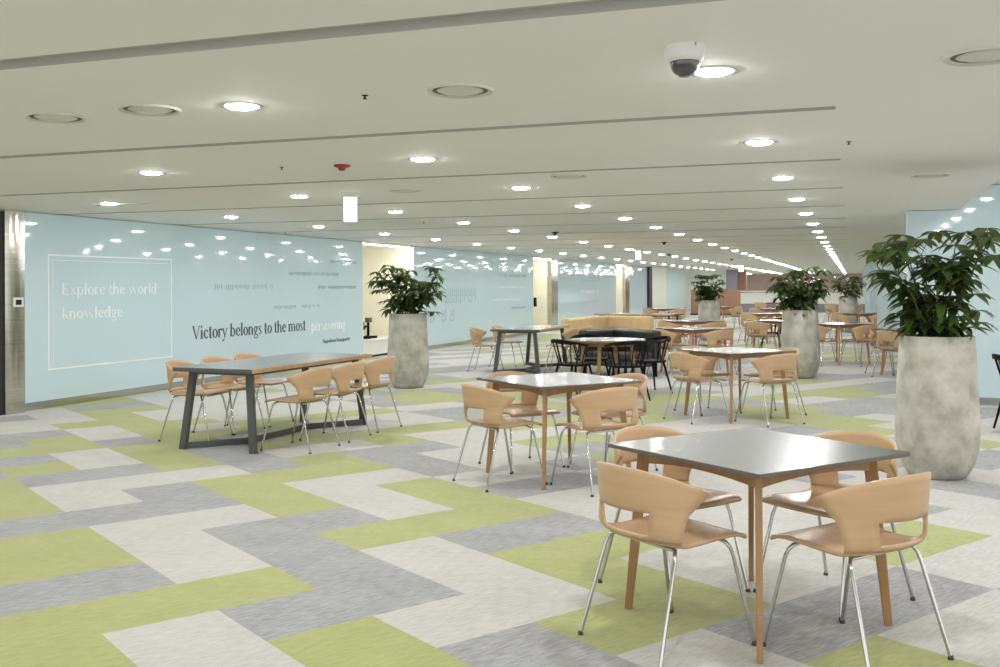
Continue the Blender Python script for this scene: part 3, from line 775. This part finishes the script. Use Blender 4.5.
planter((-6.05,13.24,0), 'concrete planter with leafy plant before the blue glass wall on the left', 7, .52, .75, 110, 8, leaf=.15)
planter((-.78,16.47,0), 'middle concrete planter standing behind the third square table', 9, .46, .74, 110, 8, leaf=.145)
planter((-3.6,27.03,0), 'distant concrete planter left of the middle one, before the brown screen', 12, .42, .74, 100, 8, leaf=.15)
planter((-.13,32.8,0), 'farthest concrete planter, between the middle and the large right one', 15, .50, .72, 70, 7, leaf=.16)

# ------------------------------------------------------------ things in the first opening
t = thing('white_bench', 'low white bench unit in the cream opening behind the left planter', 'bench', (WX-.45,19.2,0))
m = MB(); m.box(-.3,-1.15,.05,.3,1.15,.33); m.build('body', M['whitewall'], t)
m = MB(); m.box(-.32,-1.17,.33,.32,1.17,.36); m.build('top', M['white'], t)
m = MB(); m.box(-.26,-1.12,0,.26,1.12,.05); m.build('plinth', M['blackgap'], t)
def exer(y, h, head, label):
    t = thing('exercise_stand', label, 'exercise equipment', (WX-.5,y,.36))
    m = MB(); m.bar((-.12,-.16,.03),(.12,.16,.03),.05); m.bar((-.12,.16,.03),(.12,-.16,.03),.05); m.build('base', M['black'], t)
    m = MB(); m.tube([(0,0,.02),(0,0,h-.05)], .03, 8); m.build('post', M['black'], t)
    m = MB(); m.box(-.05,-.05,h-.10,.05,head,h); m.build('head', M['dark_metal'], t)
    m = MB(); m.tube([(0,0,h*.55),(0,-.12,h*.6),(0,-.2,h*.45),(0,-.22,h*.8)], .022, 8); m.build('arm', M['black'], t)
    return t
exer(18.35,.52,.22,'tall dark exercise stand at the left in the cream opening')
exer(18.85,.34,.06,'short dark exercise stand in the middle of the cream opening')
exer(19.2,.44,.08,'dark exercise stand in the cream opening closest to the planter leaves')
t = thing('wall_phone', 'small dark device hanging at the left edge of the second cream opening', 'device', (WX+.02,29.35,.95))
m = MB(); m.box(-.02,-.05,-.12,.05,.09,.16); m.build('body', M['black'], t, bevel=.01)
m = MB(); m.box(.05,-.02,0,.055,.06,.12); m.build('screen', M['screen'], t)

# ------------------------------------------------------------ CEILING FIXTURES
def make_downlight():
    t = thing('ceiling_light', 'x', 'light')
    m = MB(); m.lathe([(.082,-.002),(.105,-.004),(.108,0),(.082,0)], 24, cap=False); m.build('trim_ring', M['vent'], t)
    m = MB(); m.lathe([(.0001,-.017),(.03,-.016),(.055,-.0125),(.072,-.007),(.081,-.001)], 24, smooth=False, cap=False); d = m.build('lamp', M['lamp'], t)
    me = d.data; bm = bmesh.new(); bm.from_mesh(me); bmesh.ops.remove_doubles(bm, verts=bm.verts, dist=1e-5)
    for f in bm.faces:
        if f.normal.z > 0: f.normal_flip()
    bm.to_mesh(me); bm.free()
    return t
dl0 = make_downlight(); dl0['group'] = 'round ceiling downlights'
ORD = ['first','second','third','fourth','fifth','sixth','seventh','eighth','ninth','tenth','eleventh','twelfth']
ROWN = ['rightmost','second from right','second from left','leftmost']
first = True
for r in range(4):
    x = LX0-LSX*r; start = {0:0,1:0,2:1,3:2}[r]
    for k in range(-2, 35):
        y = LY0+LSY*k
        if y > 83: break
        if k < start:
            lab = 'round white downlight above the camera, outside the photo, in the %s row' % ROWN[r]
            if k < -1 or (r == 3 and k < 1): continue
        elif k-start < 12: lab = 'round white downlight, %s from the camera in the %s ceiling row' % (ORD[k-start], ROWN[r])
        else: lab = 'tiny round downlight in the merged far end of the %s ceiling row' % ROWN[r]
        g = 'round ceiling downlights' if k-start < 12 else 'far downlights of the %s row' % ROWN[r]
        if first: dl0.location = (x,y,CE); dl0['label'] = lab; first = False
        else: dup(dl0, (x,y,CE), 0, lab, g)
for k in range(-1, 4):
    dup(dl0, (1.78,LY0+LSY*k,CE+.29), 0, 'round downlight in the raised ceiling right of the frame, mirrored in the blue column', 'downlights of the raised ceiling')
for k in range(-1, 34, 2):  # unseen lamp row, added to light the right side
    dup(dl0, (4.1,LY0+LSY*k,CE+.29), 0, 'added round downlight lighting the space beyond the blue columns, outside the frame', 'added downlights beyond the columns')
def vent(x, y, label, r=.15):
    t = thing('ceiling_diffuser', label, 'vent', (x,y,CE))
    m = MB(); m.lathe([(r*.86,-.004),(r,-.012),(r*1.03,-.002),(r*1.03,0)], 36, cap=False); m.build('outer_ring', M['vent'], t)
    m = MB(); m.lathe([(r*.66,-.001),(r*.86,-.001)], 36, cap=False); m.build('air_gap', M['ventdark'], t)
    m = MB(); m.lathe([(.0001,-.014),(r*.55,-.012),(r*.72,-.004)], 36); m.build('disc', M['vent'], t)
vent(-3.99,4.26,'round ceiling diffuser at the far left, left of its neighbour')
vent(-3.37,4.24,'round ceiling diffuser between the left one and the nearest left lamp')
vent(-1.71,4.33,'round ceiling diffuser above centre, left of the dome camera')
vent(.50,4.40,'round ceiling diffuser at the right edge of the ceiling')
vent(.61,9.05,'round ceiling diffuser above the large right planter')
vent(-3.96,8.62,'round ceiling diffuser right of the hanging exit sign')
vent(-2.2,8.0,'faint round ceiling diffuser between the two middle lamp rows')
def sprk(x, y, label):
    t = thing('sprinkler_head', label, 'sprinkler', (x,y,CE))
    m = MB(); m.lathe([(.016,.006),(.016,-.003),(.005,-.004),(.005,-.016)], 14); m.build('escutcheon', M['blackgap'], t)
    m = MB(); m.lathe([(.0001,-.019),(.010,-.019),(.010,-.016),(.005,-.015)], 12); m.build('deflector', M['blackgap'], t)
sprk(-2.18,4.29,'tiny dark sprinkler left of the centre ceiling diffuser')
sprk(-4.07,6.63,'tiny dark sprinkler left of the red detector')
sprk(-5.68,12.97,'dark sprinkler above the left planter')
sprk(-8.9,14.6,'dark sprinkler close to the top of the lettered glass wall')
sprk(-.02,6.75,'tiny dark sprinkler right of the rightmost lamp row')
def smoke(x, y, label, rr_=.06, mat='blackgap', h=.06):
    t = thing('smoke_detector', label, 'detector', (x,y,CE))
    m = MB(); m.lathe([(rr_,.006),(rr_,-.012),(rr_*.7,-.02),(rr_*.6,-.02)], 20); m.build('base', M[mat], t)
    m = MB(); m.lathe([(.0001,-h),(rr_*.35,-h),(rr_*.5,-h*.6),(rr_*.5,-.02)], 16); m.build('sensor', M[mat], t)
smoke(-3.586,6.68,'red ceiling detector beside the hanging exit sign', .062, 'red', .042)
smoke(-4.7,16.2,'dark ceiling detector over the second long table')
smoke(-3.69,20.83,'dark ceiling detector in the middle distance, nearer of two')
smoke(-4.95,28.7,'dark ceiling detector in the middle distance, farther of two')
smoke(-3.9,35.1,'dark ceiling detector far away before the counter')
def exits(x, y, rz, w, h, label, txt=False):
    t = thing('exit_sign', label, 'sign', (x,y,CE), rz)
    m = MB(); m.box(-w*.72,-.03,-.045,w*.72,.03,0); m.build('housing', M['vent'], t)
    m = MB(); m.box(-w/2,-.009,-.045-h,w/2,.009,-.045); m.build('lit_panel', M['sign'], t)
    m = MB(); k = h/.24
    for sgn in (-1,):
        y0 = -.0105
        def rc(a,b,c_,d_): m.box(a*k,y0,(-.165+b)*k,c_*k,-.009,(-.165+d_)*k)
        rc(-.004,.03,.010,.044); rc(-.010,.0,.008,.028); rc(.006,.012,.022,.018); rc(-.020,-.008,-.006,0.0); rc(.0,-.022,.008,0.0); rc(-.026,-.022,-.018,-.006)
    m.build('running_figure', M['signgreen'], t)
exits(-4.56,8.66,rad(30),.125,.235,'small lit white exit sign hanging from the ceiling on the left')
exits(-5.0,24.6,rad(25),.13,.21,'distant lit exit sign hanging over the tan sofa')
exits(-4.6,45.0,rad(15),.2,.26,'farthest lit exit sign hanging above the far left planter')
t = thing('dome_camera', 'white security dome camera with smoked dome beside the nearest right lamp', 'camera', (-.60,3.84,CE))
m = MB(); m.lathe([(.075,0),(.077,-.012),(.071,-.045),(.060,-.060),(.056,-.060)], 32); m.build('housing', M['white'], t)
m = MB(); m.lathe([(.056,-.060),(.055,-.072),(.048,-.092),(.034,-.108),(.016,-.117),(.0001,-.119)], 32); m.build('smoked_dome', M['dome'], t)
m = MB(); m.lathe([(.003,-.001),(.003,-.014)], 8, (.05,-.055,0)); m.build('screw', M['blackgap'], t)
t = thing('linear_diffuser', 'short white slot diffuser in the ceiling beside the leftmost lamp', 'vent', (-7.45,8.9,CE), rad(0))
m = MB(); m.box(-.35,-.035,-.006,.35,.035,0); m.build('frame', M['vent'], t)
m = MB(); m.box(-.33,-.012,-.008,.33,.012,-.005); m.build('slot', M['ventdark'], t)

# ------------------------------------------------------------ LIGHT AND CAMERA
w = bpy.data.worlds.new('World'); SC.world = w; w.use_nodes = True
bg = w.node_tree.nodes['Background']; bg.inputs[0].default_value = (1,.985,.95,1); bg.inputs[1].default_value = 1.5
cam = bpy.data.cameras.new('camera'); co = bpy.data.objects.new('camera', cam); C.objects.link(co)
co.location = (0,0,1.45)
co.rotation_euler = (Matrix.Rotation(.3373,3,'Z') @ Matrix.Rotation(PI/2,3,'X') @ Matrix.Rotation(-.0041,3,'Z')).to_euler()
cam.sensor_width = 36; cam.lens = 36*1.0055; cam.shift_y = -.047; cam.clip_end = 300
SC.camera = co
SC.view_settings.view_transform = 'Standard'; SC.view_settings.look = 'None'
SC.view_settings.gamma = 1; SC.view_settings.use_curve_mapping = False
SC.view_settings.exposure = 0
SC.cycles.use_denoising = True
SC.cycles.max_bounces = 10; SC.cycles.diffuse_bounces = 6; SC.cycles.glossy_bounces = 4
SC.cycles.sample_clamp_indirect = 6
SC.cycles.use_light_tree = True
